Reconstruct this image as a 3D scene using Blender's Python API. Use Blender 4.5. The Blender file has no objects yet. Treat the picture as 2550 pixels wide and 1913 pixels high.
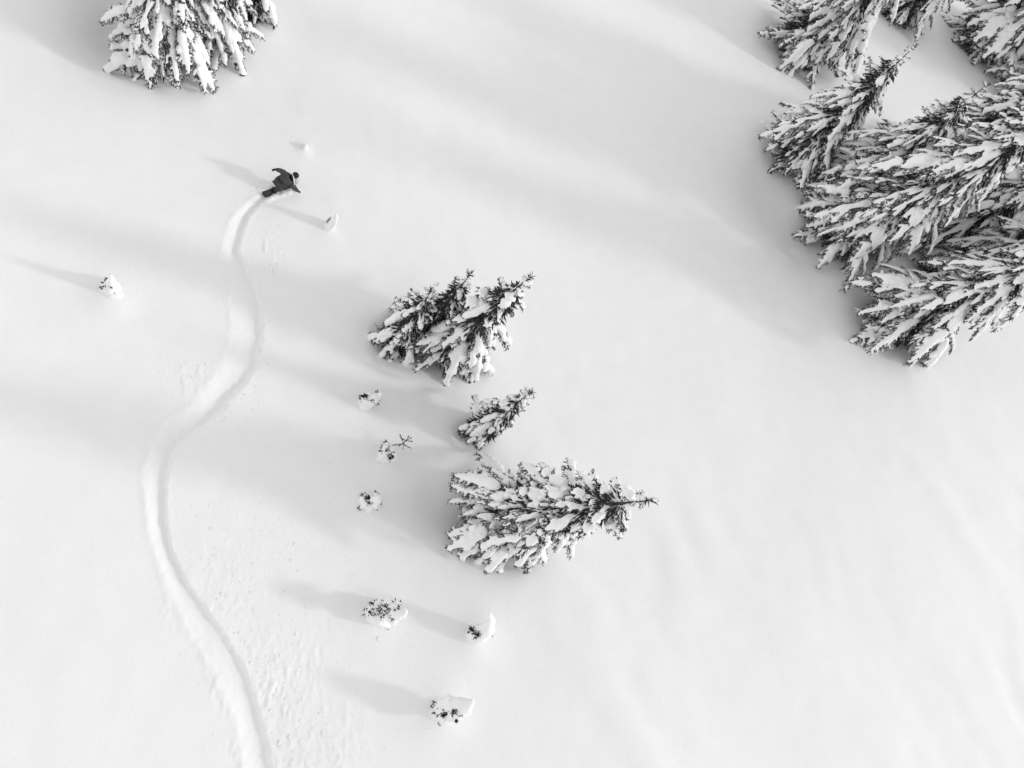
import bpy, math, random
import numpy as np
from mathutils import Vector, Matrix, noise, Quaternion
from mathutils.bvhtree import BVHTree

R = math.radians
scene = bpy.context.scene
COL = scene.collection

# ---------------------------------------------------------------- camera
cam_data = bpy.data.cameras.new("camera")
cam_data.sensor_width = 36.0
cam_data.lens = 36.0 * 2000.0 / 2550.0
cam_data.clip_end = 3000.0
cam = bpy.data.objects.new("camera", cam_data)
COL.objects.link(cam)
rot = Matrix(((0.9161573, 0.0, -0.4008188), (-0.0849621, 0.9772759, -0.1941991), (0.3917106, 0.2119714, 0.8953385)))
cam.matrix_world = Matrix.Translation((0.0, 0.0, 30.657)) @ rot.to_4x4()
scene.camera = cam

# ---------------------------------------------------------------- light
SUN_AZ, SUN_EL = R(-17.0), R(25.0)            # azimuth measured from +X towards +Y
world = bpy.data.worlds.new("World")
scene.world = world
world.use_nodes = True
wn, wl = world.node_tree.nodes, world.node_tree.links
wn.clear()
sky = wn.new("ShaderNodeTexSky")
sky.sky_type = 'NISHITA'
sky.sun_disc = False
sky.sun_elevation = SUN_EL
sky.sun_rotation = math.pi / 2 - SUN_AZ
sky.altitude = 1800.0
sky.air_density = 4.0
sky.dust_density = 1.0
bw = wn.new("ShaderNodeRGBToBW")              # the photograph is black and white
bg = wn.new("ShaderNodeBackground")
bg.inputs["Strength"].default_value = 0.15
wo = wn.new("ShaderNodeOutputWorld")
wl.new(sky.outputs[0], bw.inputs[0])
wl.new(bw.outputs[0], bg.inputs["Color"])
wl.new(bg.outputs[0], wo.inputs["Surface"])

sun_data = bpy.data.lights.new("sun", 'SUN')
sun_data.energy = 0.65
sun_data.angle = R(5.5)
sun_data.color = (1.0, 1.0, 1.0)
sun = bpy.data.objects.new("sun", sun_data)
COL.objects.link(sun)
sdir = Vector((math.cos(SUN_EL) * math.cos(SUN_AZ), math.cos(SUN_EL) * math.sin(SUN_AZ), math.sin(SUN_EL)))
sun.rotation_euler = sdir.to_track_quat('Z', 'Y').to_euler()
sun.location = sdir * 100

scene.view_settings.view_transform = 'Standard'
scene.view_settings.look = 'None'
scene.view_settings.gamma = 1.0
scene.view_settings.use_curve_mapping = False
scene.view_settings.exposure = 0.77
scene.cycles.max_bounces = 8
scene.cycles.diffuse_bounces = 5
scene.cycles.use_denoising = True
try:
    scene.cycles.denoiser = 'OPENIMAGEDENOISE'
    scene.cycles.denoising_input_passes = 'RGB_ALBEDO_NORMAL'
    scene.cycles.denoising_prefilter = 'ACCURATE'
except Exception:
    pass


# ---------------------------------------------------------------- materials
def material(name, col, rough=0.8, spec=0.2, var=0.0, vscale=3.0, bump=0.0, bscale=20.0, bdist=0.02):
    m = bpy.data.materials.new(name)
    m.use_nodes = True
    n, l = m.node_tree.nodes, m.node_tree.links
    b = n["Principled BSDF"]
    b.inputs["Roughness"].default_value = rough
    b.inputs["Specular IOR Level"].default_value = spec
    b.inputs["Base Color"].default_value = (col, col, col, 1)
    tc = n.new("ShaderNodeTexCoord")
    if var > 0:
        nz = n.new("ShaderNodeTexNoise")
        nz.inputs["Scale"].default_value = vscale
        nz.inputs["Detail"].default_value = 4
        l.new(tc.outputs["Object"], nz.inputs["Vector"])
        mr = n.new("ShaderNodeMapRange")
        mr.inputs["From Min"].default_value = 0.3
        mr.inputs["From Max"].default_value = 0.7
        mr.inputs["To Min"].default_value = col * (1 - var)
        mr.inputs["To Max"].default_value = min(0.95, col * (1 + var))
        l.new(nz.outputs["Fac"], mr.inputs["Value"])
        l.new(mr.outputs[0], b.inputs["Base Color"])
    if bump > 0:
        nb = n.new("ShaderNodeTexNoise")
        nb.inputs["Scale"].default_value = bscale
        nb.inputs["Detail"].default_value = 6
        nb.inputs["Roughness"].default_value = 0.6
        l.new(tc.outputs["Object"], nb.inputs["Vector"])
        bp = n.new("ShaderNodeBump")
        bp.inputs["Strength"].default_value = bump
        bp.inputs["Distance"].default_value = bdist
        l.new(nb.outputs["Fac"], bp.inputs["Height"])
        l.new(bp.outputs[0], b.inputs["Normal"])
    return m


M_GROUND = material("slope_snow", 0.86, 0.75, 0.15, 0.012, 1.2, 0.5, 8.0, 0.025)
M_SNOW = material("clinging_snow", 0.86, 0.7, 0.15, 0.02, 2.0, 0.4, 14.0, 0.02)
M_NEEDLE = material("needles", 0.048, 0.6, 0.25, 0.6, 5.0)
M_WOOD = material("bark", 0.05, 0.9, 0.1, 0.4, 6.0, 0.5, 25.0)
M_JACKET = material("dark_jacket", 0.06, 0.8, 0.2, 0.2, 8.0, 0.4, 40.0)
M_TROUSER = material("dark_trousers", 0.05, 0.8, 0.2, 0.2, 8.0, 0.4, 40.0)
M_BLACK = material("black_gear", 0.012, 0.5, 0.3)
M_SKIN = material("skin", 0.35, 0.6, 0.3)
M_PALE = material("pale_fabric", 0.5, 0.8, 0.2, 0.1, 15.0)
M_WHITE = material("white_fabric", 0.8, 0.8, 0.2)
M_LENS = material("goggle_lens", 0.12, 0.1, 0.6)
M_BOARD = material("board_top", 0.03, 0.35, 0.4)


# ---------------------------------------------------------------- helpers
def link(name, mesh, parent=None, mats=()):
    o = bpy.data.objects.new(name, mesh)
    COL.objects.link(o)
    for m in mats:
        mesh.materials.append(m)
    if parent is not None:
        o.parent = parent
    return o


def empty(name, loc, label, cat, group=None):
    o = bpy.data.objects.new(name, None)
    COL.objects.link(o)
    o.location = loc
    o.empty_display_size = 0.3
    o["label"] = label
    o["category"] = cat
    if group:
        o["group"] = group
    return o


def shade_smooth(me):
    me.polygons.foreach_set("use_smooth", [True] * len(me.polygons))


def mesh_from(name, V, F, smooth=False):
    me = bpy.data.meshes.new(name)
    me.from_pydata([tuple(v) for v in V], [], F)
    me.update()
    if smooth:
        shade_smooth(me)
    return me


def basis(d):
    d = d.normalized()
    up = Vector((0, 0, 1))
    if abs(d.z) > 0.97:
        up = Vector((1, 0, 0))
    s = d.cross(up).normalized()
    return d, s, s.cross(d)          # forward, side, "up"


class MB:
    """collects vertices and faces of one mesh"""
    def __init__(self):
        self.V, self.F, self.mi = [], [], []

    def tube(self, pts, rs, n=6, hs=None, mi=0, cap=True):
        """closed tube; rs half-width sideways, hs half-height"""
        hs = hs or rs
        base = len(self.V)
        m = len(pts)
        for i, p in enumerate(pts):
            a, b = pts[max(0, i - 1)], pts[min(m - 1, i + 1)]
            f, s, u = basis(b - a)
            for k in range(n):
                t = 2 * math.pi * k / n
                self.V.append(p + s * (math.cos(t) * rs[i]) + u * (math.sin(t) * hs[i]))
        for i in range(m - 1):
            for k in range(n):
                k2 = (k + 1) % n
                self.F.append((base + i * n + k, base + i * n + k2, base + (i + 1) * n + k2, base + (i + 1) * n + k))
                self.mi.append(mi)
        if cap:
            self.F.append(tuple(base + k for k in range(n))[::-1]); self.mi.append(mi)
            self.F.append(tuple(base + (m - 1) * n + k for k in range(n))); self.mi.append(mi)

    def twig(self, p, d, l, w, mi=0, rng=random):
        """a needle-clad twiglet: two crossed kites"""
        f, s, u = basis(d)
        a = rng.uniform(0, math.pi)
        s2 = s * math.cos(a) + u * math.sin(a)
        u2 = u * math.cos(a) - s * math.sin(a)
        q, e = p + f * (l * 0.4), p + f * l
        for v in (s2, u2):
            b = len(self.V)
            self.V += [p, q + v * w, e, q - v * w]
            self.F.append((b, b + 1, b + 2, b + 3)); self.mi.append(mi)

    def mesh(self, name, mats=(), smooth=False):
        me = mesh_from(name, self.V, self.F, smooth)
        for m in mats:
            me.materials.append(m)
        if len(mats) > 1:
            me.polygons.foreach_set("material_index", self.mi)
        return me


def fuse(mb, name, voxel, smooth=3, amp=0.015, freq=5.0, seed=0, mat=None):
    """merge overlapping closed shapes into one soft lump of snow (voxel remesh)"""
    me = mb.mesh(name + "_raw")
    o = bpy.data.objects.new(name + "_tmp", me)
    COL.objects.link(o)
    r = o.modifiers.new("r", 'REMESH')
    r.mode = 'VOXEL'
    r.voxel_size = voxel
    r.use_smooth_shade = True
    if smooth:
        s = o.modifiers.new("s", 'SMOOTH')
        s.factor = 0.5
        s.iterations = smooth
    dg = bpy.context.evaluated_depsgraph_get()
    ev = o.evaluated_get(dg)
    out = bpy.data.meshes.new_from_object(ev)
    out.name = name
    bpy.data.objects.remove(o)
    bpy.data.meshes.remove(me)
    if amp:
        off = Vector((seed * 7.3, seed * 3.1, seed * 1.7))
        nrm = [v.normal.copy() for v in out.vertices]
        for v, nn in zip(out.vertices, nrm):
            k = noise.noise(v.co * freq + off) + 0.5 * noise.noise(v.co * freq * 2.3 + off)
            v.co += nn * (amp * k)
    shade_smooth(out)
    out.materials.clear()
    out.materials.append(mat or M_SNOW)
    return out


# ---------------------------------------------------------------- the slope
def _hash(ix, iy, seed):
    n = (ix * 374761393 + iy * 668265263 + seed * 974634377) & 0xFFFFFFFF
    n = ((n ^ (n >> 13)) * 1274126177) & 0xFFFFFFFF
    return ((n ^ (n >> 16)) & 0xFFFF) / 32767.5 - 1.0


def vnoise(x, y, seed=0):
    ix, iy = np.floor(x).astype(np.int64), np.floor(y).astype(np.int64)
    fx, fy = x - ix, y - iy
    ux, uy = fx * fx * fx * (fx * (fx * 6 - 15) + 10), fy * fy * fy * (fy * (fy * 6 - 15) + 10)
    a, b = _hash(ix, iy, seed), _hash(ix + 1, iy, seed)
    c, d = _hash(ix, iy + 1, seed), _hash(ix + 1, iy + 1, seed)
    return (a * (1 - ux) + b * ux) * (1 - uy) + (c * (1 - ux) + d * ux) * uy


def sstep(a, b, x):
    t = np.clip((x - a) / (b - a), 0, 1)
    return t * t * (3 - 2 * t)


# the groove left by the board: x, y, half width
TRAIL = [(4.64, 15.87, 0.10), (4.25, 15.60, 0.15), (3.80, 15.25, 0.19), (3.38, 14.77, 0.24), (3.05, 14.19, 0.28), (2.78, 13.40, 0.31),
         (2.64, 12.60, 0.37), (2.92, 11.37, 0.56), (3.20, 9.94, 0.60), (3.14, 8.71, 0.60), (2.84, 7.69, 0.60), (2.28, 6.86, 0.53),
         (1.68, 6.05, 0.48), (1.13, 5.50, 0.46), (0.47, 4.98, 0.49), (0.06, 4.39, 0.45), (-0.10, 3.70, 0.38), (-0.17, 2.93, 0.34),
         (-0.10, 1.79, 0.30), (0.13, 0.67, 0.29), (0.43, -0.17, 0.31), (0.85, -1.02, 0.35), (1.31, -1.85, 0.40), (1.83, -2.75, 0.43),
         (2.30, -3.78, 0.41), (2.63, -4.83, 0.40), (2.84, -5.84, 0.41), (2.99, -6.49, 0.42), (3.25, -7.68, 0.43), (3.60, -10.0, 0.42)]


def catmull(P, n=10):
    P = np.array(P)
    out = []
    for i in range(len(P) - 1):
        p0, p1, p2, p3 = P[max(0, i - 1)], P[i], P[i + 1], P[min(len(P) - 1, i + 2)]
        for k in range(n):
            t = k / n
            out.append(0.5 * (2 * p1 + (p2 - p0) * t + (2 * p0 - 5 * p1 + 4 * p2 - p3) * t * t + (3 * p1 - p0 - 3 * p2 + p3) * t ** 3))
    out.append(P[-1])
    return np.array(out)


TR = catmull(TRAIL)
# wells and mounds: x, y, radius, height
MOUNDS = []


def trail_dist(x, y):
    """signed distance to the groove (positive on its right, seen in the riding direction downhill -> uphill), local half width"""
    d = np.full(x.shape, 9.0)
    w = np.full(x.shape, 0.3)
    al = np.zeros(x.shape)
    m = (x > -3.5) & (x < 8) & (y > -11) & (y < 18)
    xm, ym = x[m], y[m]
    dm, wm, am = np.empty_like(xm), np.empty_like(xm), np.empty_like(xm)
    seg = TR[1:, :2] - TR[:-1, :2]
    ln = np.hypot(seg[:, 0], seg[:, 1]) + 1e-9
    for s in range(0, len(xm), 40000):
        X, Y = xm[s:s + 40000, None], ym[s:s + 40000, None]
        px, py = X - TR[None, :-1, 0], Y - TR[None, :-1, 1]
        t = np.clip((px * seg[None, :, 0] + py * seg[None, :, 1]) / (ln ** 2), 0, 1)
        ex, ey = px - t * seg[None, :, 0], py - t * seg[None, :, 1]
        dd = np.hypot(ex, ey)
        k = dd.argmin(1)
        ii = np.arange(len(k))
        sg = np.sign(seg[k, 0] * ey[ii, k] - seg[k, 1] * ex[ii, k])   # left of the (downward) path is +
        dm[s:s + 40000] = dd[ii, k] * sg
        wm[s:s + 40000] = TR[k, 2]
        am[s:s + 40000] = (k + t[ii, k]) / len(ln)
    d[m], w[m], al[m] = dm, wm, am
    return d, w, al


SLOPE = math.tan(R(10.0))
RIDER = (4.68, 15.86)


def base_height(x, y):
    z = -SLOPE * y
    z = z + 0.55 * vnoise(x / 23.0 + 3.1, y / 19.0 + 1.7, 1) + 0.16 * vnoise(x / 7.0 + y / 30.0, y / 10.0, 2)
    z = z + 0.035 * vnoise(x / 2.6, y / 3.4, 3) + 0.012 * vnoise(x / 0.9, y / 1.2, 4)
    # faint drift ridges that run up and down the slope
    z = z + 0.06 * sstep(6, 16, x) * sstep(6, -2, y) * vnoise((x - 0.35 * (-y)) / 1.7 + 0.8 * vnoise(x / 4, y / 5, 9), y / 9.0, 5)
    return z


def near_height(x, y):
    z = base_height(x, y)
    for (mx, my, mr, mh) in MOUNDS:
        q = ((x - mx) ** 2 + (y - my) ** 2) / (mr * mr)
        z = z + mh * np.exp(-q)
    return z


def ground_z(x, y):
    return float(near_height(np.array([float(x)]), np.array([float(y)]))[0])


def build_ground():
    xs = np.concatenate([-np.geomspace(420, 8.2, 30), np.arange(-8, -2.5, 0.15), np.arange(-2.5, 7.5, 0.055), np.arange(7.5, 16, 0.10),
                         np.arange(16, 46, 0.2), np.geomspace(46.2, 500, 30)])
    ys = np.concatenate([-np.geomspace(380, 14.2, 26), np.arange(-14, -8, 0.2), np.arange(-8, 16.5, 0.06), np.arange(16.5, 46, 0.2),
                         np.geomspace(46.2, 480, 30)])
    X, Y = np.meshgrid(xs, ys)
    Z = near_height(X, Y)
    d, w, al = trail_dist(X, Y)
    a = np.abs(d)
    # groove: a shaded wall on the sunny (+x) side, a softer outer wall, a rounded floor
    edge = w * (1 + 0.10 * vnoise(X * 2.2, Y * 2.2, 11) + 0.09 * vnoise(X * 6, Y * 6, 12) + 0.06 * vnoise(X * 13, Y * 13, 16))
    fade = sstep(0.0, 0.05, al)
    e = edge * 0.98
    prof = sstep(-e * 1.2, e * 0.30, d) * (1 - sstep(e * 0.64, e * 1.05, d))
    deep = 0.125 + 0.05 * sstep(0.18, 0.28, al) * (1 - sstep(0.5, 0.6, al))
    Z = Z - deep * fade * prof * (1 + 0.12 * vnoise(X * 3, Y * 1.2, 13))
    right = d > 0
    Z = Z + 0.020 * fade * np.exp(-((d + e * 1.15) / 0.12) ** 2) * (1 + 0.8 * vnoise(X * 4, Y * 3, 14))
    Z = Z + 0.010 * fade * np.exp(-((d - e * 1.2) / 0.10) ** 2) * (1 + 1.2 * vnoise(X * 6, Y * 4, 15))
    # snow thrown out beside the groove
    def spray(cx, cy, rx, ry, k):
        q = ((X - cx) / rx) ** 2 + ((Y - cy) / ry) ** 2
        return k * np.exp(-q * 1.3)
    out = np.where(a > edge * 1.05, 1.0, 0.25)
    msk = (spray(4.0, 12.3, 0.9, 1.3, 1.0) + spray(0.9, 7.2, 0.8, 1.2, 0.9) + spray(2.0, -0.9, 1.0, 1.6, 0.9) + spray(3.6, -3.9, 1.5, 2.6, 1.0)
           + spray(4.6, -6.5, 2.0, 2.2, 1.0) + spray(3.2, 7.8, 0.7, 1.5, 0.5) + spray(3.4, 1.6, 2.2, 2.0, 0.28) + spray(1.9, 5.9, 0.6, 0.6, 0.8)
           + 0.6 * (~right) * np.exp(-((a - 0.6) / 0.25) ** 2) * (al > 0.7))
    msk = np.clip(msk, 0, 1) * out
    l1 = vnoise(X * 6.0, Y * 2.4, 21)
    l2 = vnoise(X * 12, Y * 5.0, 22)
    l3 = vnoise(X * 2.2, Y * 1.2, 23)
    lump = np.maximum(l1 * 0.6 + l2 * 0.5 + l3 * 0.4 - 0.25, 0)
    Z = Z + msk * (0.055 * lump + 0.012 * l2)
    # powder pushed up over the edges of the board
    bx, by = X - RIDER[0], Y - RIDER[1]
    la, lc = bx * 0.893 + by * 0.45, bx * 0.45 - by * 0.893
    ex = np.maximum(np.abs(la) - 0.62, 0)
    q = ((np.abs(lc) - 0.24) / 0.12) ** 2 + (ex / 0.18) ** 2
    Z = Z + np.exp(-q) * (0.075 + 0.045 * vnoise(X * 7, Y * 7, 41) + 0.03 * vnoise(X * 16, Y * 16, 42))
    # a few pits where clods fell
    pit = np.maximum(vnoise(X * 3.1 + 40, Y * 2.0, 31) - 0.72, 0)
    Z = Z - 0.10 * pit * np.clip(spray(4.6, -0.5, 2.6, 5.5, 1.0) + spray(3.5, 2.2, 2.6, 1.5, 0.8), 0, 1) * out
    ny, nx = X.shape
    V = np.stack([X.ravel(), Y.ravel(), Z.ravel()], 1)
    idx = np.arange(nx * ny).reshape(ny, nx)
    q = np.stack([idx[:-1, :-1].ravel(), idx[:-1, 1:].ravel(), idx[1:, 1:].ravel(), idx[1:, :-1].ravel()], 1)
    me = bpy.data.meshes.new("snow_slope")
    me.vertices.add(len(V))
    me.vertices.foreach_set("co", V.ravel())
    me.loops.add(q.size)
    me.loops.foreach_set("vertex_index", q.ravel().astype(np.int32))
    me.polygons.add(len(q))
    me.polygons.foreach_set("loop_start", np.arange(0, q.size, 4, dtype=np.int32))
    me.update(calc_edges=True)
    shade_smooth(me)
    o = link("snow_slope", me, None, [M_GROUND])
    o["kind"] = "structure"
    o["label"] = "smooth white snow slope with one winding snowboard groove"
    return o


# ---------------------------------------------------------------- boughs of the spruces
def bough_template(name, L, a0, a1, snow, seed, power=1.3, dens=1.0):
    """one bough from the trunk outwards along +x: wood and needles, and the snow that lies on it"""
    rng = random.Random(seed)
    n = 12
    pts, p = [], Vector((0, 0, 0))
    bend = rng.uniform(-0.25, 0.25)
    yaw = 0.0
    dirs = []
    for i in range(n + 1):
        t = i / n
        pit = a0 + (a1 - a0) * t ** power
        yaw += bend / n
        d = Vector((math.cos(pit) * math.cos(yaw), math.cos(pit) * math.sin(yaw), math.sin(pit)))
        pts.append(p.copy()); dirs.append(d)
        p = p + d * (L / n)
    wood, snowb = MB(), MB()
    k = L / 2.4
    wood.tube(pts, [0.035 * k * (1 - 0.8 * i / n) + 0.006 for i in range(n + 1)], 5, mi=0)

    def at(t):
        f = t * n
        i = min(n - 1, int(f))
        return pts[i].lerp(pts[i + 1], f - i), dirs[i].lerp(dirs[i + 1], f - i).normalized()

    # the snow lies along the bough in a row of rounded loaves, some run together, some apart
    W = (0.095 + 0.040 * L) * snow * (1.0 if L > 2 else 1.28)
    ph = rng.uniform(0, 9)

    def loaf(ta, tb, path, width, m=8):
        sp, sw, sh = [], [], []
        for i in range(m + 1):
            q = i / m
            c, d = path(ta + (tb - ta) * q)
            t = ta + (tb - ta) * q
            rnd = math.sqrt(max(0.0, 1 - (2 * q - 1) ** 6))
            hw = max(0.02, width(t) * (0.35 + 0.65 * rnd))
            hh = hw * (0.74 + 0.10 * math.sin(ph + t * 13))
            sp.append(c + Vector((0, 0, hh * 0.62)) + Vector((rng.uniform(-1, 1), rng.uniform(-1, 1), 0)) * (0.07 * hw))
            sw.append(hw); sh.append(hh)
        snowb.tube(sp, sw, 9, sh)

    def width_main(t):
        env = min(1, 0.45 + t * 2.0) * (1 - 0.55 * max(0, (t - 0.35) / 0.65))
        return W * env * (1 + 0.22 * math.sin(ph + t * (6 + L)) + 0.12 * math.sin(ph * 2 + t * (15 + 2 * L)))

    if snow > 0.15:
        t = rng.uniform(0.0, 0.06)
        while t < 0.95:
            e = min(rng.uniform(0.98, 1.03), t + rng.uniform(0.30, 0.95))
            if e > 0.88:
                e = rng.uniform(0.98, 1.03)
            loaf(t, min(0.999, e), at, width_main, max(5, int((e - t) * L / 0.14)))
            t = e + rng.uniform(-0.02, 0.07)

    def needles_on(lp, m, cnt, la, lb, droop):
        for j in range(cnt):
            g = rng.uniform(0.05, 1.0) * m
            gi = min(m - 1, int(g))
            bp = lp[gi].lerp(lp[gi + 1], g - gi)
            bf, bs, bu = basis(lp[gi + 1] - lp[gi])
            nd = bf * rng.uniform(0.3, 1.0) + bs * rng.uniform(-1.0, 1.0) + bu * rng.uniform(-0.9, 0.15) + Vector((0, 0, -rng.uniform(0, droop)))
            mi = 2 if rng.random() < 0.33 else 1               # some shoots are rimed white
            wood.twig(bp, nd, rng.uniform(la, lb), rng.uniform(0.008, 0.018), mi, rng)

    # forks: strong side arms with loaves of their own
    for fk in range(0 if L < 1.2 else (2 if L < 2.0 else 5)):
        t = rng.uniform(0.10, 0.62)
        c, d = at(t)
        f, s, u = basis(d)
        side = (-1, 1)[fk % 2]
        ya = R(rng.uniform(14, 42))
        ld = (f * math.cos(ya) + s * (side * math.sin(ya))).normalized()
        l = min(1.5, L * (1 - t) * rng.uniform(0.35, 0.8))
        fp, q = [], c.copy()
        sag = rng.uniform(0.3, 1.0)
        for j in range(9):
            fp.append(q.copy())
            q = q + (ld + Vector((0, 0, -sag * j / 8)) - s * (side * 0.25 * j / 8)).normalized() * (l / 8)
        wood.tube(fp, [0.02 * (1 - 0.8 * j / 8) + 0.004 for j in range(9)], 4, mi=0, cap=False)

        def on_fork(t_, fp=fp):
            g = t_ * 8
            gi = min(7, max(0, int(g)))
            return fp[gi].lerp(fp[gi + 1], g - gi), (fp[gi + 1] - fp[gi])
        if snow > 0.15:
            wf = W * rng.uniform(0.38, 0.62)
            ta = rng.uniform(0.02, 0.3)
            tb = rng.uniform(0.75, 0.99)
            loaf(ta, tb, on_fork, lambda t_, wf=wf: wf * (1 + 0.2 * math.sin(ph + 12 * t_)), 6)
        needles_on(fp, 8, int(l * 110 * dens), 0.08, 0.22, 0.8)
    # side shoots, hanging like a fringe
    nl = max(5, int(L / 0.15))
    for i in range(nl):
        for side in (-1, 1):
            t = 0.08 + 0.90 * (i + rng.uniform(0.1, 0.9)) / nl
            c, d = at(t)
            prof = (0.45 + 1.0 * t) if t < 0.4 else (0.85 * (1 - (t - 0.4) / 0.6) + 0.25)
            l = (0.12 + 0.14 * L) * prof * rng.uniform(0.5, 1.25) + 0.06
            f, s, u = basis(d)
            ya = R(rng.uniform(30, 65))
            ld = (f * math.cos(ya) + s * (side * math.sin(ya))).normalized()
            m = 5
            q, lp = c.copy(), []
            dz = rng.uniform(0.2, 1.1)
            for j in range(m + 1):
                lp.append(q.copy())
                q = q + (ld + Vector((0, 0, -dz * j / m))).normalized() * (l / m)
            wood.tube(lp, [0.010 * (1 - 0.7 * j / m) + 0.003 for j in range(m + 1)], 3, mi=0, cap=False)
            needles_on(lp, m, int(dens * (l / 0.014)) + 2, 0.05, 0.15, 0.6)
            # small pads of snow on the shoots
            if rng.random() < 0.12 + 0.33 * snow:
                r0 = rng.uniform(0.025, 0.06) * (0.65 + 0.4 * snow) * (0.8 + 0.1 * L)
                g = rng.uniform(0.35, 0.95) * m
                gi = min(m - 1, int(g))
                c2 = lp[gi].lerp(lp[gi + 1], g - gi) + Vector((0, 0, r0 * 0.55))
                dd = (lp[gi + 1] - lp[gi]).normalized()
                ll = r0 * rng.uniform(0.8, 2.4)
                snowb.tube([c2 - dd * ll, c2 - dd * ll * 0.45, c2 + dd * ll * 0.45, c2 + dd * ll], [r0 * 0.6, r0, r0 * 0.95, r0 * 0.55], 7, [r0 * 0.45, r0 * 0.8, r0 * 0.75, r0 * 0.4])
    # needles below the bough
    for i in range(int(L * 80 * dens)):
        t = rng.uniform(0.05, 1.0)
        c, d = at(t)
        f, s, u = basis(d)
        nd = f * rng.uniform(0, 0.8) + s * rng.uniform(-1.0, 1.0) + Vector((0, 0, -rng.uniform(0.1, 0.9)))
        wood.twig(c + s * rng.uniform(-0.05, 0.05), nd, rng.uniform(0.10, 0.24), rng.uniform(0.010, 0.020), 1, rng)
    wm = wood.mesh(name + "_needles", (M_WOOD, M_NEEDLE, M_SNOW))
    vox = 0.024 if L < 1.2 else (0.028 if L < 2.0 else 0.034)
    sm = fuse(snowb, name + "_snow", vox, 2, 0.020, 5.0, seed) if snowb.V else None
    return (wm, sm, L)


T = {}


def build_templates():
    s = 100
    for cls, L in (("S", 0.8), ("M", 1.6), ("L", 2.7), ("X", 4.0)):
        for dr, (a0, a1, pw) in (("mid", (R(-4), R(-55), 1.0)), ("steep", (R(-22), R(-72), 0.8)), ("up", (R(22), R(-25), 1.2)), ("flat", (R(2), R(-16), 1.0))):
            if (cls in "LX" and dr == "up") or (cls == "S" and dr == "flat"):
                continue
            for v, sn in enumerate((0.95, 0.62, 1.2, 0.8)):
                s += 1
                T.setdefault((cls, dr), []).append(bough_template("bough_%s_%s_%d" % (cls, dr, v), L, a0, a1, sn, s, pw))
    for v in range(3):
        s += 1
        T.setdefault(("S", "top"), []).append(bough_template("bough_top_%d" % v, 0.6, R(32), R(5), (0.7, 0.3, 0.95)[v], s, 1.0, 0.35))


def size_class(l):
    return "S" if l < 1.15 else ("M" if l < 2.1 else ("L" if l < 3.3 else "X"))


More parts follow.
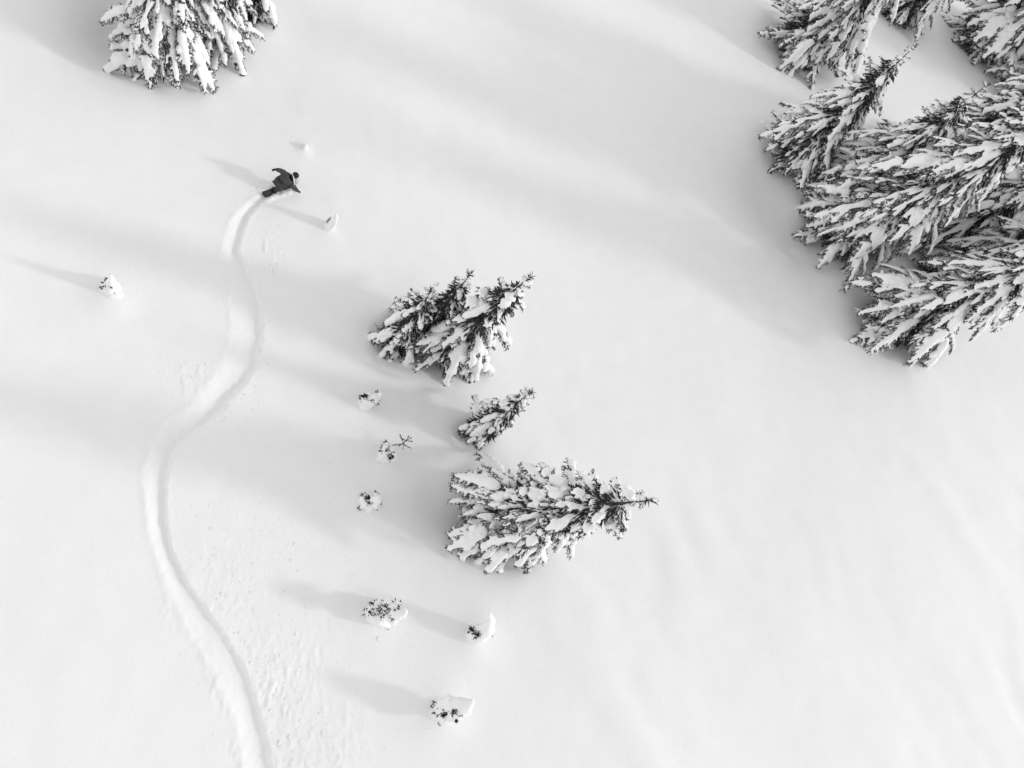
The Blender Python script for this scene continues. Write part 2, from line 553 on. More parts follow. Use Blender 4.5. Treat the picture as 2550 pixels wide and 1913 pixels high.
def spruce(loc, h, rad, label, group, seed, lean=(0, 0), per=5, gap=0.82, droop=0.0, z0=0.7, shape=0.8, snowy=1.0, skirt=0.6):
    rng = random.Random(seed)
    gz = ground_z(*loc)
    root = empty("spruce_tree", (loc[0], loc[1], gz), label, "tree", group)
    lx, ly = lean
    # trunk
    tb = MB()
    m = 10
    def axis(z):
        t = z / h
        return Vector((lx * t ** 1.3, ly * t ** 1.3, z))
    tb.tube([axis(h * i / m) + Vector((0, 0, -0.3 if i == 0 else 0)) for i in range(m + 1)],
            [max(0.012, (0.018 * h + 0.02) * (1 - i / m) ** 0.9) for i in range(m + 1)], 8)
    link("trunk", tb.mesh("trunk", (M_WOOD,), True), root)
    # inner foliage round the trunk
    cb = MB()
    for i in range(int(330 * h * rad / 2.0)):
        z = h * (1 - math.sqrt(rng.uniform(0.02, 0.95)))
        rr = rad * (1 - z / h) ** shape
        a = rng.uniform(0, 2 * math.pi)
        q = rr * 0.5 * math.sqrt(rng.random())
        dv = Vector((math.cos(a), math.sin(a), rng.uniform(-1.2, -0.2)))
        cb.twig(axis(z) + Vector((math.cos(a) * q, math.sin(a) * q, 0)), dv, rng.uniform(0.15, 0.4), rng.uniform(0.02, 0.05), 0, rng)
    link("crown", cb.mesh("crown", (M_NEEDLE,)), root)
    # boughs
    z = z0
    ya = rng.uniform(0, 6)
    while z < h * 0.985:
        t = z / h
        rr = rad * min((1 - t) ** shape, skirt + 1.8 * t)
        cnt = per if t < 0.8 else 3
        ya += 0.7
        for k in range(cnt):
            l = max(0.3, rr * rng.uniform(0.55, 1.2))
            if rng.random() < 0.06:
                continue
            yaw = ya + 2 * math.pi * (k + rng.uniform(-0.35, 0.35)) / cnt
            dr = t + rng.uniform(-0.28, 0.28) - droop
            if t > 0.9:
                key = ("S", "top")
            else:
                kind = "steep" if dr < 0.55 else ("mid" if dr < 0.8 else "up")
                base = l
                for kind in {"steep": ("steep", "mid", "flat"), "mid": ("mid", "flat"), "up": ("up",)}[kind]:
                    l = base * {"steep": 1.75, "mid": 1.32, "up": 1.1, "flat": 1.05}[kind]
                    if z - l * {"steep": 0.76, "mid": 0.52, "up": 0.1, "flat": 0.13}[kind] > 0.1:
                        break
                c = size_class(l)
                if kind == "up" and c in "LX":
                    kind = "mid"
                if kind == "flat" and c == "S":
                    kind = "up"
                key = (c, kind)
            pool = T[key]
            wm, sm, L0 = pool[rng.choices(range(len(pool)), [snowy, 1.0, snowy, 1.0][:len(pool)])[0]]
            s = l / L0
            b = bpy.data.objects.new("bough", wm)
            COL.objects.link(b)
            b.parent = root
            zz = z + rng.uniform(-0.25, 0.25) * gap
            b.location = axis(max(0.1, zz))
            b.rotation_euler = (rng.uniform(-0.25, 0.25), rng.uniform(-0.22, 0.16), yaw)
            b.scale = (s, s * rng.uniform(0.8, 1.15), s * rng.uniform(0.85, 1.2))
            if sm is not None:
                so = bpy.data.objects.new("snow_load", sm)
                COL.objects.link(so)
                so.parent = b
        z += gap * (0.55 + 0.45 * (1 - t)) * rng.uniform(0.85, 1.15)
    # bare leader
    lb = MB()
    for i in range(26):
        zz = h * rng.uniform(0.955, 1.0)
        a = rng.uniform(0, 6.28)
        lb.twig(axis(zz), Vector((math.cos(a), math.sin(a), 0.7)), rng.uniform(0.1, 0.28), 0.015, 0, rng)
    link("leader", lb.mesh("leader", (M_NEEDLE,)), root)
    return root


# ---------------------------------------------------------------- small snowed-in trees
def snow_cone(name, loc, label, pts, rw, rh, patches, seed, group=None, size=1.0, tall=1.0, extra=(), fleck_len=0.12, lobes=0, lobe_r=0.3):
    """a young tree wholly wrapped in snow: a bent, tapering lump with a few dark twigs showing"""
    rng = random.Random(seed)
    gz = ground_z(*loc)
    root = empty(name, (loc[0], loc[1], gz), label, "young tree", group)
    flecks = []
    pts = [Vector((p[0], p[1], p[2] * tall)) * size for p in pts]
    rw, rh = [w * size for w in rw], [w * size for w in rh]
    extra = [([Vector(p) * size for p in ep], [w * size for w in er], [w * size for w in eh]) for ep, er, eh in extra]
    sb = MB()
    sb.tube([Vector(p) for p in pts], rw, 12, rh)
    for (ep, er, eh) in extra:
        sb.tube([Vector(p) for p in ep], er, 10, eh)
    for i in range(lobes):                     # drooping snow-covered branch ends
        k = rng.uniform(0.15, 0.85) * (len(pts) - 1)
        j = min(len(pts) - 2, int(k))
        c = Vector(pts[j]).lerp(Vector(pts[j + 1]), k - j)
        w = rw[j] + (rw[j + 1] - rw[j]) * (k - j)
        a = rng.uniform(0, 6.283)
        o = Vector((math.cos(a), math.sin(a), 0))
        q = lobe_r * w * rng.uniform(0.7, 1.3)
        p = [c + o * (w * 0.4) + Vector((0, 0, q * 0.5)), c + o * (w * 0.85) + Vector((0, 0, q * 0.2)), c + o * (w * 1.2) + Vector((0, 0, -q * 0.6))]
        sb.tube(p, [q, q * 0.95, q * 0.5], 8, [q * 0.8, q * 0.75, q * 0.4])
        if rng.random() < 0.75:
            flecks = list(flecks) + [tuple(c + o * (w * 1.05) + Vector((0, 0, -q * 0.75))) + (o.x, o.y, -0.3, rng.randint(4, 12), 0.035)]
    sm = fuse(sb, "snow_cover", 0.025, 8, 0.022, 3.5, seed)
    link("snow_cover", sm, root)
    tw = MB()
    bvh = BVHTree.FromPolygons([v.co.copy() for v in sm.vertices], [tuple(p.vertices) for p in sm.polygons])
    toward = Vector((-0.22, 0.03, 0.97)).normalized()      # twigs show on the tops and the lee side
    for (u, v, cnt, spread) in patches:        # twigs that stick out through the snow
        for i in range(cnt):
            o = Vector((u + rng.gauss(0, spread), v + rng.gauss(0, spread), 0))
            hit, nn, fi, dist = bvh.ray_cast(o + toward * 6, -toward)
            if hit is None:
                continue
            d = nn + Vector((rng.uniform(-1, 1), rng.uniform(-1, 1), rng.uniform(-1, 0.6))) * 0.9
            tw.twig(hit - nn * 0.03, d, fleck_len * rng.uniform(0.7, 1.3), rng.uniform(0.014, 0.028), 0, rng)
    for (fx, fy, fz, dx, dy, dz, cnt, spread) in flecks:
        for i in range(cnt):
            o = Vector((rng.gauss(0, 1), rng.gauss(0, 1), rng.gauss(0, 1))) * spread
            d = Vector((dx, dy, dz)) + Vector((rng.uniform(-1, 1), rng.uniform(-1, 1), rng.uniform(-1, 1))) * 0.6
            tw.twig(Vector((fx, fy, fz)) + o, d, fleck_len * rng.uniform(0.6, 1.4), rng.uniform(0.012, 0.025), 0, rng)
    link("twigs", tw.mesh("twigs", (M_NEEDLE,)), root)["kind"] = "stuff"
    st = MB()
    st.tube([Vector(pts[0]) + Vector((0, 0, -0.2)), Vector(pts[len(pts) // 2]), Vector(pts[-1])], [0.03, 0.02, 0.006], 6)
    link("stem", st.mesh("stem", (M_WOOD,), True), root)
    return root


def bare_twigs(loc, label, seed):
    rng = random.Random(seed)
    gz = ground_z(*loc)
    root = empty("bare_sapling", (loc[0], loc[1], gz), label, "young tree")
    st = MB()
    st.tube([Vector((0, 0, -0.15)), Vector((0.02, 0.02, 0.35)), Vector((0.10, 0.12, 0.75)), Vector((0.18, 0.24, 1.05))], [0.022, 0.018, 0.012, 0.006], 6)
    link("stem", st.mesh("stem", (M_WOOD,), True), root)
    for (z, a, l) in ((0.30, 3.3, 0.42), (0.34, -0.6, 0.38), (0.48, 2.0, 0.36), (0.52, 0.5, 0.34), (0.58, 4.4, 0.3), (0.74, 2.7, 0.22), (0.78, -0.3, 0.24), (0.9, 1.2, 0.15)):
        tw = MB()
        c = Vector((0.12 * z, 0.15 * z, z))
        d = Vector((math.cos(a), math.sin(a), 0.35))
        p = [c, c + d * l * 0.5, c + d * l + Vector((0, 0, -0.03))]
        tw.tube(p, [0.012, 0.010, 0.004], 5)
        for i in range(int(l * 90)):
            q = c + d * l * rng.uniform(0.15, 1.0)
            tw.twig(q, d * 0.6 + Vector((rng.uniform(-1, 1), rng.uniform(-1, 1), rng.uniform(-.6, .8))), rng.uniform(0.03, 0.07), 0.010, 0, rng)
        link("twig", tw.mesh("twig", (M_NEEDLE,)), root)
    return root


# ---------------------------------------------------------------- the snowboarder
def skin_mesh(name, verts, edges, root=0, sub=2, mats=()):
    """verts: (x, y, z, radius or (rx, ry))"""
    me = bpy.data.meshes.new(name + "_cage")
    me.from_pydata([v[:3] for v in verts], edges, [])
    o = bpy.data.objects.new(name + "_tmp", me)
    COL.objects.link(o)
    o.modifiers.new("skin", 'SKIN')
    lay = me.skin_vertices[0] if me.skin_vertices else None
    if lay is None:
        import bmesh
        bm = bmesh.new(); bm.from_mesh(me); bm.verts.layers.skin.verify(); bm.to_mesh(me); bm.free()
        lay = me.skin_vertices[0]
    for i, v in enumerate(verts):
        r = v[3]
        lay.data[i].radius = r if isinstance(r, tuple) else (r, r)
        lay.data[i].use_root = (i == root)
    s = o.modifiers.new("sub", 'SUBSURF')
    s.levels = s.render_levels = sub
    dg = bpy.context.evaluated_depsgraph_get()
    out = bpy.data.meshes.new_from_object(o.evaluated_get(dg))
    out.name = name
    bpy.data.objects.remove(o)
    bpy.data.meshes.remove(me)
    shade_smooth(out)
    out.materials.clear()
    for m in mats:
        out.materials.append(m)
    return out


def build_rider(loc):
    gz = ground_z(*loc)
    root = empty("person", (loc[0], loc[1], gz), "crouching snowboarder in dark jacket, one hand reaching down to the snow", "person")
    off = Vector((-0.16, -0.12, 0.0))
    V = [(0.00, 0.08, 0.52, 0.320),      # 0 pelvis
         (0.11, 0.10, 0.66, 0.300),     # 1 waist
         (0.23, 0.15, 0.79, 0.300),     # 2 chest
         (0.35, 0.19, 0.87, 0.205),     # 3 upper chest
         (0.44, 0.225, 0.92, 0.105),    # 4 neck
         (0.22, 0.31, 0.93, 0.145),     # 5 rear shoulder
         (0.00, 0.40, 1.02, 0.115),     # 6 rear elbow
         (-0.24, 0.41, 1.07, 0.080),    # 7 rear wrist
         (0.44, 0.03, 0.73, 0.150),     # 8 front shoulder
         (0.60, -0.08, 0.48, 0.115),    # 9 front elbow
         (0.80, -0.07, 0.20, 0.080),    # 10 front wrist
         (-0.08, 0.08, 0.48, 0.215),    # 11 rear hip
         (0.06, -0.16, 0.46, 0.170),    # 12 rear knee
         (-0.18, -0.09, 0.22, 0.115),   # 13 rear ankle
         (0.12, 0.12, 0.48, 0.215),     # 14 front hip
         (0.36, 0.00, 0.45, 0.170),     # 15 front knee
         (0.21, 0.11, 0.22, 0.115)]     # 16 front ankle
    E = [(0, 1), (1, 2), (2, 3), (3, 4), (3, 5), (5, 6), (6, 7), (3, 8), (8, 9), (9, 10), (0, 11), (11, 12), (12, 13), (0, 14), (14, 15), (15, 16)]
    body = skin_mesh("body", V, E, 0, 2, (M_JACKET, M_TROUSER))
    for p in body.polygons:
        c = p.center
        if c.z < 0.56 and c.x < 0.50:
            p.material_index = 1
    link("body", body, root)
    # head with face
    import bmesh
    head = MB()
    bm = bmesh.new()
    bmesh.ops.create_icosphere(bm, subdivisions=3, radius=0.105)
    hd = Vector((0.85, -0.15, -0.25)).normalized()      # where the rider looks
    for v in bm.verts:
        v.co.z *= 1.18
        if v.co.x > 0.06:
            if abs(v.co.y) < 0.02 and -0.04 < v.co.z < 0.02:
                v.co.x += 0.022                         # nose
            if v.co.z < -0.05:
                v.co.x -= 0.012                         # chin and mouth
        if abs(v.co.y) > 0.095 and abs(v.co.z) < 0.03:
            v.co.y *= 1.15                              # ears
    hm = bpy.data.meshes.new("head")
    bm.to_mesh(hm); bm.free()
    shade_smooth(hm)
    head = link("head", hm, root, [M_SKIN])
    head.location = Vector((0.75, 0.385, 1.0)) + off
    head.rotation_euler = (0.1, 0.35, -0.25)
    hel = bmesh.new()
    bmesh.ops.create_uvsphere(hel, u_segments=24, v_segments=14, radius=0.135)
    bmesh.ops.delete(hel, geom=[v for v in hel.verts if v.co.z < -0.05 - 0.0 * v.co.x or (v.co.x > 0.085 and v.co.z < 0.045)], context='VERTS')
    for v in hel.verts:
        v.co.x *= 1.08
    me = bpy.data.meshes.new("helmet"); hel.to_mesh(me); hel.free(); shade_smooth(me)
    h2 = link("helmet", me, head, [M_BLACK])
    h2.location = (-0.005, 0, 0.02)
    sol = h2.modifiers.new("t", 'SOLIDIFY'); sol.thickness = 0.015
    gb = MB()
    gb.tube([Vector((0.085, -0.085, 0.015)), Vector((0.118, -0.05, 0.015)), Vector((0.130, 0, 0.015)), Vector((0.118, 0.05, 0.015)), Vector((0.085, 0.085, 0.015))],
            [0.018] * 5, 8, [0.04] * 5)
    link("goggles", gb.mesh("goggles", (M_LENS,), True), head)
    # neck gaiter / balaclava
    nb = MB()
    nb.tube([Vector((0.55, 0.325, 0.88)), Vector((0.62, 0.35, 0.93)), Vector((0.70, 0.37, 0.96))], [0.10, 0.095, 0.10], 12)
    link("neck_warmer", nb.mesh("neck_warmer", (M_BLACK,), True), root).location = off
    # white trim of the open hood, and the pale patch in front of the chest
    tr = MB()
    tr.tube([Vector((0.55, 0.47, 0.97)), Vector((0.59, 0.40, 1.025)), Vector((0.635, 0.30, 1.0)), Vector((0.665, 0.20, 0.90)), Vector((0.70, 0.10, 0.76)), Vector((0.715, 0.06, 0.68))],
            [0.022, 0.028, 0.028, 0.028, 0.026, 0.018], 8)
    link("white_collar_trim", tr.mesh("white_collar_trim", (M_WHITE,), True), root).location = off + Vector((0.02, 0, 0.05))
    pb = MB()
    pb.tube([Vector((0.66, 0.33, 0.86)), Vector((0.74, 0.26, 0.83)), Vector((0.80, 0.20, 0.76)), Vector((0.80, 0.14, 0.68))], [0.07, 0.11, 0.10, 0.05], 12, [0.06, 0.085, 0.085, 0.05])
    pm = fuse(pb, "chest_pouch", 0.02, 4, 0.006, 9, 3, M_PALE)
    link("chest_pouch", pm, root).location = off + Vector((0.03, 0, 0.04))
    # gloves: palm, four fingers and a thumb
    def glove(wrist, d, palm_n, curl):
        d = Vector(d).normalized(); pn = Vector(palm_n); pn = (pn - d * pn.dot(d)).normalized(); s = d.cross(pn)
        w = Vector(wrist)
        vs, es = [], []
        def add(v, r):
            vs.append((v.x, v.y, v.z, r)); return len(vs) - 1
        z_ = add(w - d * 0.07, (0.052, 0.048)); a = add(w, (0.046, 0.040)); es.append((z_, a)); b = add(w + d * 0.055, (0.046, 0.030)); es.append((a, b))
        for k, (off, ln) in enumerate(((-0.036, 0.072), (-0.012, 0.082), (0.012, 0.078), (0.036, 0.062))):
            kn = add(w + d * 0.095 + s * off, 0.015); es.append((b, kn))
            m1 = add(w + d * (0.095 + ln * 0.5) + s * off * 1.15 + pn * (curl * 0.3), 0.0125); es.append((kn, m1))
            m2 = add(w + d * (0.095 + ln * (1 - 0.25 * curl / 0.04)) + s * off * 1.2 + pn * (curl * 1.0), 0.0105); es.append((m1, m2))
        t1 = add(w + d * 0.05 + s * -0.055 + pn * 0.012, 0.015); es.append((b, t1))
        t2 = add(w + d * 0.085 + s * -0.078 + pn * 0.025, 0.012); es.append((t1, t2))
        g = skin_mesh("glove", vs, es, 0, 1, (M_BLACK,))
        return link("glove", g, root)
    glove((-0.24, 0.41, 1.07), (-0.9, -0.35, -0.05), (0, -0.2, -1), 0.03)
    glove((0.80, -0.07, 0.20), (0.80, 0.05, -0.55), (-0.5, 0, -0.8), 0.025)
    # boots
    bd = Vector((0.893, 0.45, 0)).normalized()
    toe = Vector((0.45, -0.893, 0))
    for c in (Vector((-0.20, -0.10, 0.0)), Vector((0.20, 0.10, 0.0))):
        bb = MB()
        bb.tube([c - toe * 0.11 + Vector((0, 0, 0.13)), c - toe * 0.02 + Vector((0, 0, 0.13)), c + toe * 0.09 + Vector((0, 0, 0.115)), c + toe * 0.15 + Vector((0, 0, 0.105))],
                [0.045, 0.055, 0.055, 0.04], 10, [0.05, 0.055, 0.045, 0.03])
        bb.tube([c - toe * 0.05 + Vector((0, 0, 0.12)), c - toe * 0.02 + Vector((0, 0, 0.22)), c + Vector((0, 0, 0.32))], [0.06, 0.065, 0.072], 10)
        link("boot", fuse(bb, "boot", 0.015, 3, 0, 1, 1, M_BLACK), root)
    # the board is a thing of its own
    board = empty("snowboard", (loc[0], loc[1], gz), "dark snowboard under the crouching rider, half sunk in powder", "snowboard")
    deck = MB()
    n = 20
    pts = []
    L = 1.56
    for i in range(n + 1):
        x = -L / 2 + L * i / n
        q = abs(x) / (L / 2)
        w = 0.125 + 0.022 * q ** 2 if q < 0.82 else 0.14 * math.sqrt(max(0.0, 1 - ((q - 0.82) / 0.18) ** 2)) + 0.002
        up = 0.10 * max(0, (q - 0.78) / 0.22) ** 2
        pts.append((bd * x + Vector((0, 0, 0.045 + up)), w))
    tilt = Quaternion(bd, R(20))
    for (c, w) in pts:
        for sgn in (-1, 1):
            for zz in (-0.006, 0.006):
                deck.V.append(tilt @ (toe * (w * sgn) + Vector((0, 0, zz))) + c)
    for i in range(n):
        a, b = i * 4, i * 4 + 4
        for (p, q) in ((0, 2), (2, 3), (3, 1), (1, 0)):
            deck.F.append((a + p, a + q, b + q, b + p)); deck.mi.append(0)
    deck.F.append((0, 1, 3, 2)); deck.mi.append(0)
    deck.F.append((n * 4, n * 4 + 2, n * 4 + 3, n * 4 + 1)); deck.mi.append(0)
    link("deck", deck.mesh("deck", (M_BOARD,)), board)
    for c in (-0.22, 0.22):
        bi = MB()
        ctr = bd * c + Vector((0, 0, 0.075))
        bi.tube([ctr - toe * 0.13, ctr, ctr + toe * 0.11], [0.05, 0.06, 0.05], 8, [0.012, 0.014, 0.012])
        bi.tube([ctr - toe * 0.12 + bd * -0.06, ctr - toe * 0.135 + Vector((0, 0, 0.12)), ctr - toe * 0.12 + bd * 0.06], [0.012] * 3, 6)
        link("binding", bi.mesh("binding", (M_BLACK,), True), board)
    return root


# ---------------------------------------------------------------- lay out the place
TREES = [
    # loc, height, crown radius, label, group, seed, options
    ((12.65, 1.15), 12.1, 2.8, "snow-laden spruce with bare twiggy tip standing alone at lower centre", "spruces in the middle of the slope", 11, dict(lean=(0.0, -0.3), per=7, skirt=0.5, snowy=3)),
    ((11.4, 8.7), 9.4, 2.2, "tallest spruce of the snowy clump at centre, its tip towards upper right", "spruces in the middle of the slope", 12, dict(per=6, snowy=2)),
    ((10.5, 9.3), 6.9, 1.3, "slim spiky spruce at the back of the snowy clump at centre", "spruces in the middle of the slope", 13, dict(per=4, lean=(-0.2, 0.4))),
    ((9.6, 9.0), 5.8, 1.8, "low bushy spruce at the left edge of the snowy clump at centre", "spruces in the middle of the slope", 14, dict(per=6, snowy=2, lean=(-0.4, 0.5))),
    ((12.4, 4.8), 5.4, 1.15, "small snow-plastered spruce with bent tip between the two larger spruces", "spruces in the middle of the slope", 15, dict(per=5, lean=(0.1, 0.6), snowy=4)),
    ((0.25, 22.5), 17.0, 2.2, "broad spruce hung with thick snow at top left, shading the corner", "spruces at the top left", 21, dict(per=9, snowy=3, shape=0.55, skirt=0.9, z0=0.35, gap=0.7)),
    ((2.2, 23.3), 15.0, 1.7, "narrower spruce hung with snow right beside the broad one at top left", "spruces at the top left", 22, dict(per=7, snowy=3, shape=0.6, skirt=0.9, z0=0.35)),
    ((3.8, 25.2), 11.5, 1.2, "pale slim spruce at the right end of the top left clump", "spruces at the top left", 23, dict(per=6, snowy=3, skirt=0.9)),
    ((39.6, 31.2), 14.0, 3.7, "dark spruce at the top edge, leftmost of the upper right wood", "spruces of the right-hand wood", 31, dict(per=7, skirt=0.85, z0=0.4)),
    ((51.5, 37.0), 11.0, 2.6, "small dark spruce at the top edge between two bigger spruces", "spruces of the right-hand wood", 32, dict(per=6, skirt=0.85, z0=0.4)),
    ((59.8, 36.0), 15.0, 4.4, "wide spruce in the top right corner of the wood", "spruces of the right-hand wood", 33, dict(per=7, skirt=0.85, z0=0.4)),
    ((61.8, 31.6), 14.0, 3.4, "dark spruce at the right edge just below the corner spruce", "spruces of the right-hand wood", 34, dict(per=7, skirt=0.85, z0=0.4)),
    ((35.7, 21.8), 10.0, 3.1, "spruce with slender tip at the upper left of the right-hand wood", "spruces of the right-hand wood", 35, dict(per=7, lean=(-0.6, 1.2), skirt=0.85, z0=0.4)),
    ((38.0, 18.8), 11.0, 3.5, "spruce with slender tip just right of the leftmost slender one", "spruces of the right-hand wood", 36, dict(per=7, lean=(-0.6, 1.4), skirt=0.85, z0=0.4)),
    ((37.0, 16.4), 18.0, 3.6, "biggest spruce of the right-hand wood, over a dark hollow", "spruces of the right-hand wood", 37, dict(per=7, skirt=0.85, z0=0.4)),
    ((44.6, 21.4), 16.0, 3.9, "snowy spruce at the right edge, to the right of the two slender tips", "spruces of the right-hand wood", 38, dict(per=7, skirt=0.85, z0=0.4)),
    ((44.3, 16.8), 14.0, 3.6, "spruce half hidden under the right-hand boughs of the biggest spruce", "spruces of the right-hand wood", 40, dict(per=7, skirt=0.85)),
    ((44.5, 14.0), 12.0, 3.0, "spruce tucked in at the right edge between the biggest and the lowest spruce", "spruces of the right-hand wood", 41, dict(per=7, skirt=0.85)),
    ((38.5, 10.7), 15.0, 3.3, "lowest spruce of the right-hand wood, boughs sweeping down left", "spruces of the right-hand wood", 39, dict(per=7, skirt=0.85, z0=0.4)),
]
for t in TREES:
    x, y, h, r = t[0][0], t[0][1], t[1], t[2]
    MOUNDS.append((x, y, r * 1.25, 0.35 if h > 6 else 0.2))       # drifted collar
    MOUNDS.append((x - 0.5, y - 0.1, r * 0.55, -0.75 if h > 6 else -0.3))   # tree well
MOUNDS += [(-1.9, 23.7, 2.1, -2.3), (33.6, 18.4, 2.6, -0.9), (34.6, 15.0, 2.2, -0.7), (10.2, 1.9, 1.3, -0.35), (9.0, 8.6, 0.9, -0.3), (-1.6, 10.3, 0.8, 0.2), (11.2, -3.4, 0.9, 0.18), (9.5, -5.8, 0.9, 0.15), (7.4, -2.3, 0.8, 0.12), (7.5, 2.0, 0.6, 0.1), (5.92, 18.18, 0.3, 0.12)]

build_ground()
build_templates()
for (loc, h, r, label, group, seed, opt) in TREES:
    spruce(loc, h, r, label, group, seed, **opt)

snow_cone("snowed_in_sapling", (-1.70, 10.72), "white snow cone of a buried sapling alone at the far left", [(-0.05, 0, -0.1), (0, 0, 0.35), (0.04, 0.0, 0.8), (0.05, 0.02, 1.25), (0.06, 0.05, 1.75)],
          [0.60, 0.44, 0.27, 0.18, 0.06], [0.60, 0.42, 0.26, 0.17, 0.06], [(-0.18, 0.1, 8, 0.02), (-0.05, 0.18, 8, 0.025), (-0.1, -0.08, 6, 0.03), (0.17, -0.2, 6, 0.02)], 51, size=0.66, tall=1.25, lobes=2, lobe_r=0.3,
          extra=[([(0.1, -0.3, -0.1), (0.2, -0.55, 0.05), (0.25, -0.8, 0.0)], [0.5, 0.55, 0.35], [0.3, 0.28, 0.18])])
snow_cone("snowed_in_sapling", (6.77, 14.24), "small pointed sapling wrapped in snow just right of the snowboarder", [(-0.05, 0, -0.1), (0.05, 0, 0.35), (0.12, 0.0, 0.75), (0.12, 0.02, 1.15), (0.04, 0.06, 1.55)],
          [0.36, 0.32, 0.24, 0.15, 0.04], [0.30, 0.27, 0.2, 0.12, 0.04], [(-0.17, 0.42, 8, 0.02), (0.0, 0.09, 16, 0.035)], 52, size=0.74, tall=1.3, lobes=0)
snow_cone("snowed_in_stump", (5.92, 18.18), "tiny white snow bump above the snowboarder", [(-0.05, 0, -0.2), (0.0, 0, 0.05), (0.08, 0.04, 0.28)],
          [0.34, 0.28, 0.10], [0.34, 0.26, 0.10], [(0.12, 0.1, 3, 0.01)], 53, size=0.60, fleck_len=0.06)
snow_cone("young_spruce", (7.8, 6.16), "small snowy shrub with a dark hole, below left of the centre clump", [(-0.15, 0, -0.1), (-0.12, 0.02, 0.3), (-0.02, 0.05, 0.65), (0.08, 0.08, 0.9)],
          [0.50, 0.46, 0.34, 0.14], [0.46, 0.42, 0.3, 0.14], [(-0.16, 0.1, 60, 0.05), (-0.33, 0.2, 16, 0.05), (0.25, 0.45, 12, 0.04), (0.1, -0.1, 16, 0.05)], 54, size=0.72, tall=1.4,
          lobes=9, lobe_r=0.42, extra=[([(0.25, 0.05, 0.0), (0.30, 0.10, 0.5), (0.34, 0.16, 1.0), (0.37, 0.2, 1.4)], [0.24, 0.24, 0.19, 0.08], [0.22, 0.22, 0.18, 0.08])])
bare_twigs((8.86, 4.26), "bare dark twig cross poking out of the snow left of centre", 55)
snow_cone("snowed_in_sapling", (8.32, 3.86), "rounded white sapling with dark twigs at its foot, below the bare twig", [(0, 0, -0.1), (-0.05, 0.08, 0.30), (-0.12, 0.22, 0.6), (-0.15, 0.4, 0.85)],
          [0.52, 0.48, 0.36, 0.12], [0.48, 0.43, 0.30, 0.12], [(0.13, -0.08, 60, 0.06), (0.03, 0.14, 25, 0.04), (-0.22, 0.22, 8, 0.03)], 56, size=0.80, lobes=5, lobe_r=0.35)
snow_cone("young_spruce", (7.45, 2.05), "small snowy shrub left of the lone lower spruce, in its shade", [(-0.1, 0, -0.1), (-0.08, 0.0, 0.3), (0.05, 0.02, 0.65), (0.22, 0.06, 1.0)],
          [0.50, 0.44, 0.32, 0.12], [0.46, 0.40, 0.28, 0.12], [(-0.1, 0.12, 60, 0.07), (-0.24, 0.25, 16, 0.05), (0.32, 0.38, 14, 0.04), (-0.04, -0.1, 16, 0.04)], 57, size=0.76, tall=1.25, lobes=9, lobe_r=0.42)
snow_cone("young_spruce", (7.45, -2.1), "round snowy bush with dark lattice of twigs at lower centre", [(-0.1, 0, -0.1), (-0.05, 0.03, 0.4), (0.15, 0.06, 0.85), (0.40, 0.08, 1.2), (0.62, 0.08, 1.4)],
          [0.62, 0.58, 0.48, 0.32, 0.10], [0.58, 0.54, 0.42, 0.28, 0.10], [(0.02, 0.12, 70, 0.14), (0.22, 0.15, 30, 0.10), (-0.36, 0.1, 24, 0.05), (-0.28, 0.42, 24, 0.05), (0.6, 0.2, 16, 0.05)], 58, size=0.82, tall=1.55, lobes=12, lobe_r=0.4)
snow_cone("snowed_in_sapling", (11.0, -3.05), "crescent-shaped white sapling with a dark foot below the lone spruce", [(-0.2, -0.30, -0.1), (0.08, -0.18, 0.35), (0.24, 0.04, 0.75), (0.24, 0.34, 1.15), (0.12, 0.72, 1.5)],
          [0.36, 0.40, 0.34, 0.22, 0.04], [0.34, 0.36, 0.28, 0.16, 0.04], [(-0.18, -0.02, 60, 0.05), (-0.03, -0.18, 60, 0.05)], 59, size=0.92, lobes=2)
snow_cone("young_spruce", (9.44, -5.66), "half-dome snowy bush, lowest of the small trees", [(-0.15, -0.05, -0.1), (-0.08, 0.05, 0.4), (0.12, 0.18, 0.85), (0.36, 0.34, 1.2), (0.55, 0.48, 1.45)],
          [0.66, 0.62, 0.52, 0.34, 0.08], [0.60, 0.56, 0.42, 0.26, 0.08], [(-0.15, 0.0, 50, 0.05), (0.2, 0.06, 40, 0.06), (0.26, -0.25, 20, 0.035), (-0.42, 0.25, 20, 0.06), (-0.4, -0.05, 14, 0.05)], 60, size=0.86, tall=1.35, lobes=8, lobe_r=0.36)
build_rider(RIDER)


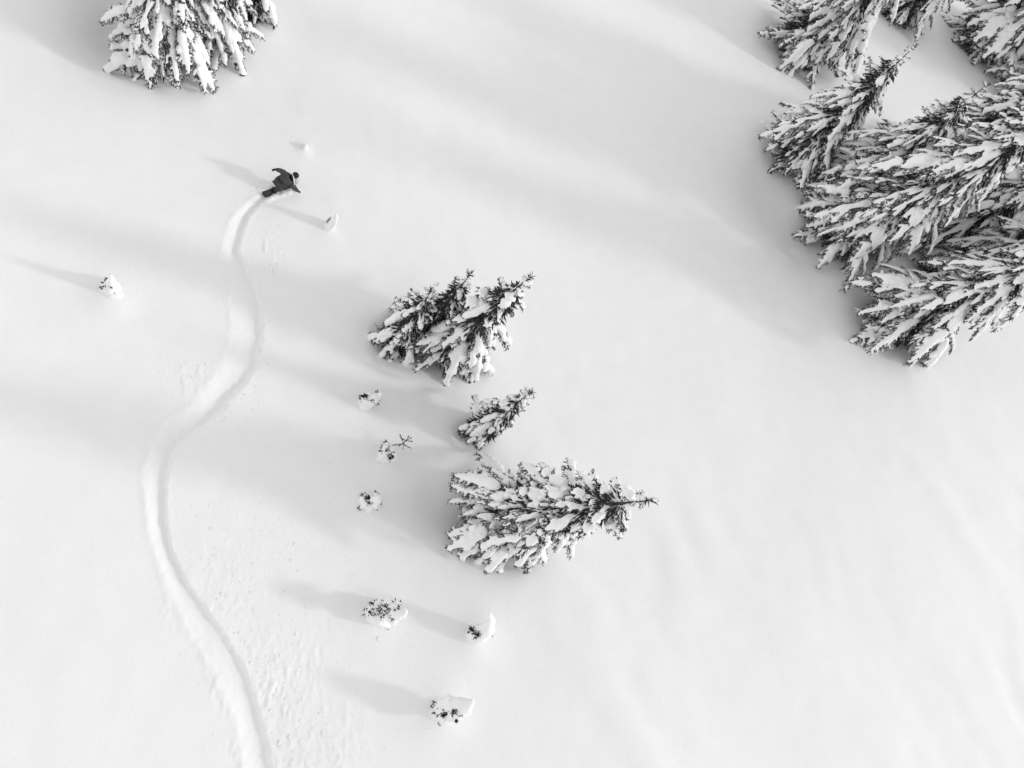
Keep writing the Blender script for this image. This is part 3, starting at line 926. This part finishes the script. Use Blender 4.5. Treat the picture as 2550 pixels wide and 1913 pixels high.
def snow_clods():
    """crumbs of snow thrown out beside the groove"""
    rng = random.Random(77)
    V, F = [], []
    zones = [(4.0, 12.3, 0.7, 1.1, 70), (0.9, 7.2, 0.6, 0.9, 50), (1.9, -1.0, 0.7, 1.4, 100), (3.4, -4.0, 1.0, 2.2, 200), (4.4, -6.5, 1.5, 1.8, 160), (4.25, 15.7, 0.35, 0.25, 60),
             (3.2, 1.2, 1.8, 1.6, 60), (1.9, 5.9, 0.4, 0.4, 60), (3.0, 7.6, 0.5, 1.2, 60), (5.5, -2.5, 2.0, 3.0, 60)]
    pts = []
    for (cx, cy, rx, ry, n) in zones:
        for i in range(n):
            pts.append((rng.gauss(cx, rx), rng.gauss(cy, ry)))
    X = np.array([p[0] for p in pts]); Y = np.array([p[1] for p in pts])
    Z = near_height(X, Y)
    d, w, al = trail_dist(X, Y)
    ico = [(0, 0, 1), (0.9, 0, 0.2), (0.28, 0.85, 0.2), (-0.72, 0.52, 0.2), (-0.72, -0.52, 0.2), (0.28, -0.85, 0.2), (0, 0, -0.7)]
    fc = [(0, 1, 2), (0, 2, 3), (0, 3, 4), (0, 4, 5), (0, 5, 1), (6, 2, 1), (6, 3, 2), (6, 4, 3), (6, 5, 4), (6, 1, 5)]
    for x, y, z, dd, ww in zip(X, Y, Z, d, w):
        if abs(dd) < ww * 1.05:
            continue
        r = rng.uniform(0.010, 0.030) * (1.8 if rng.random() < 0.06 else 1)
        a = rng.uniform(0, 6.28)
        st = rng.uniform(1.0, 2.2)
        b = len(V)
        for (px, py, pz) in ico:
            k = rng.uniform(0.75, 1.25)
            qx, qy = math.cos(a) * px - math.sin(a) * py, math.sin(a) * px + math.cos(a) * py
            V.append((x + qx * r * k, y + qy * r * k * st, z + pz * r * k * 0.7 + r * 0.1))
        F += [tuple(b + i for i in f) for f in fc]
    me = mesh_from("snow_clods", V, F, True)
    o = link("snow_clods", me, None, [M_SNOW])
    o["kind"] = "stuff"
    o["label"] = "small crumbs of snow scattered beside the board groove"
    o["category"] = "snow crumbs"


snow_clods()
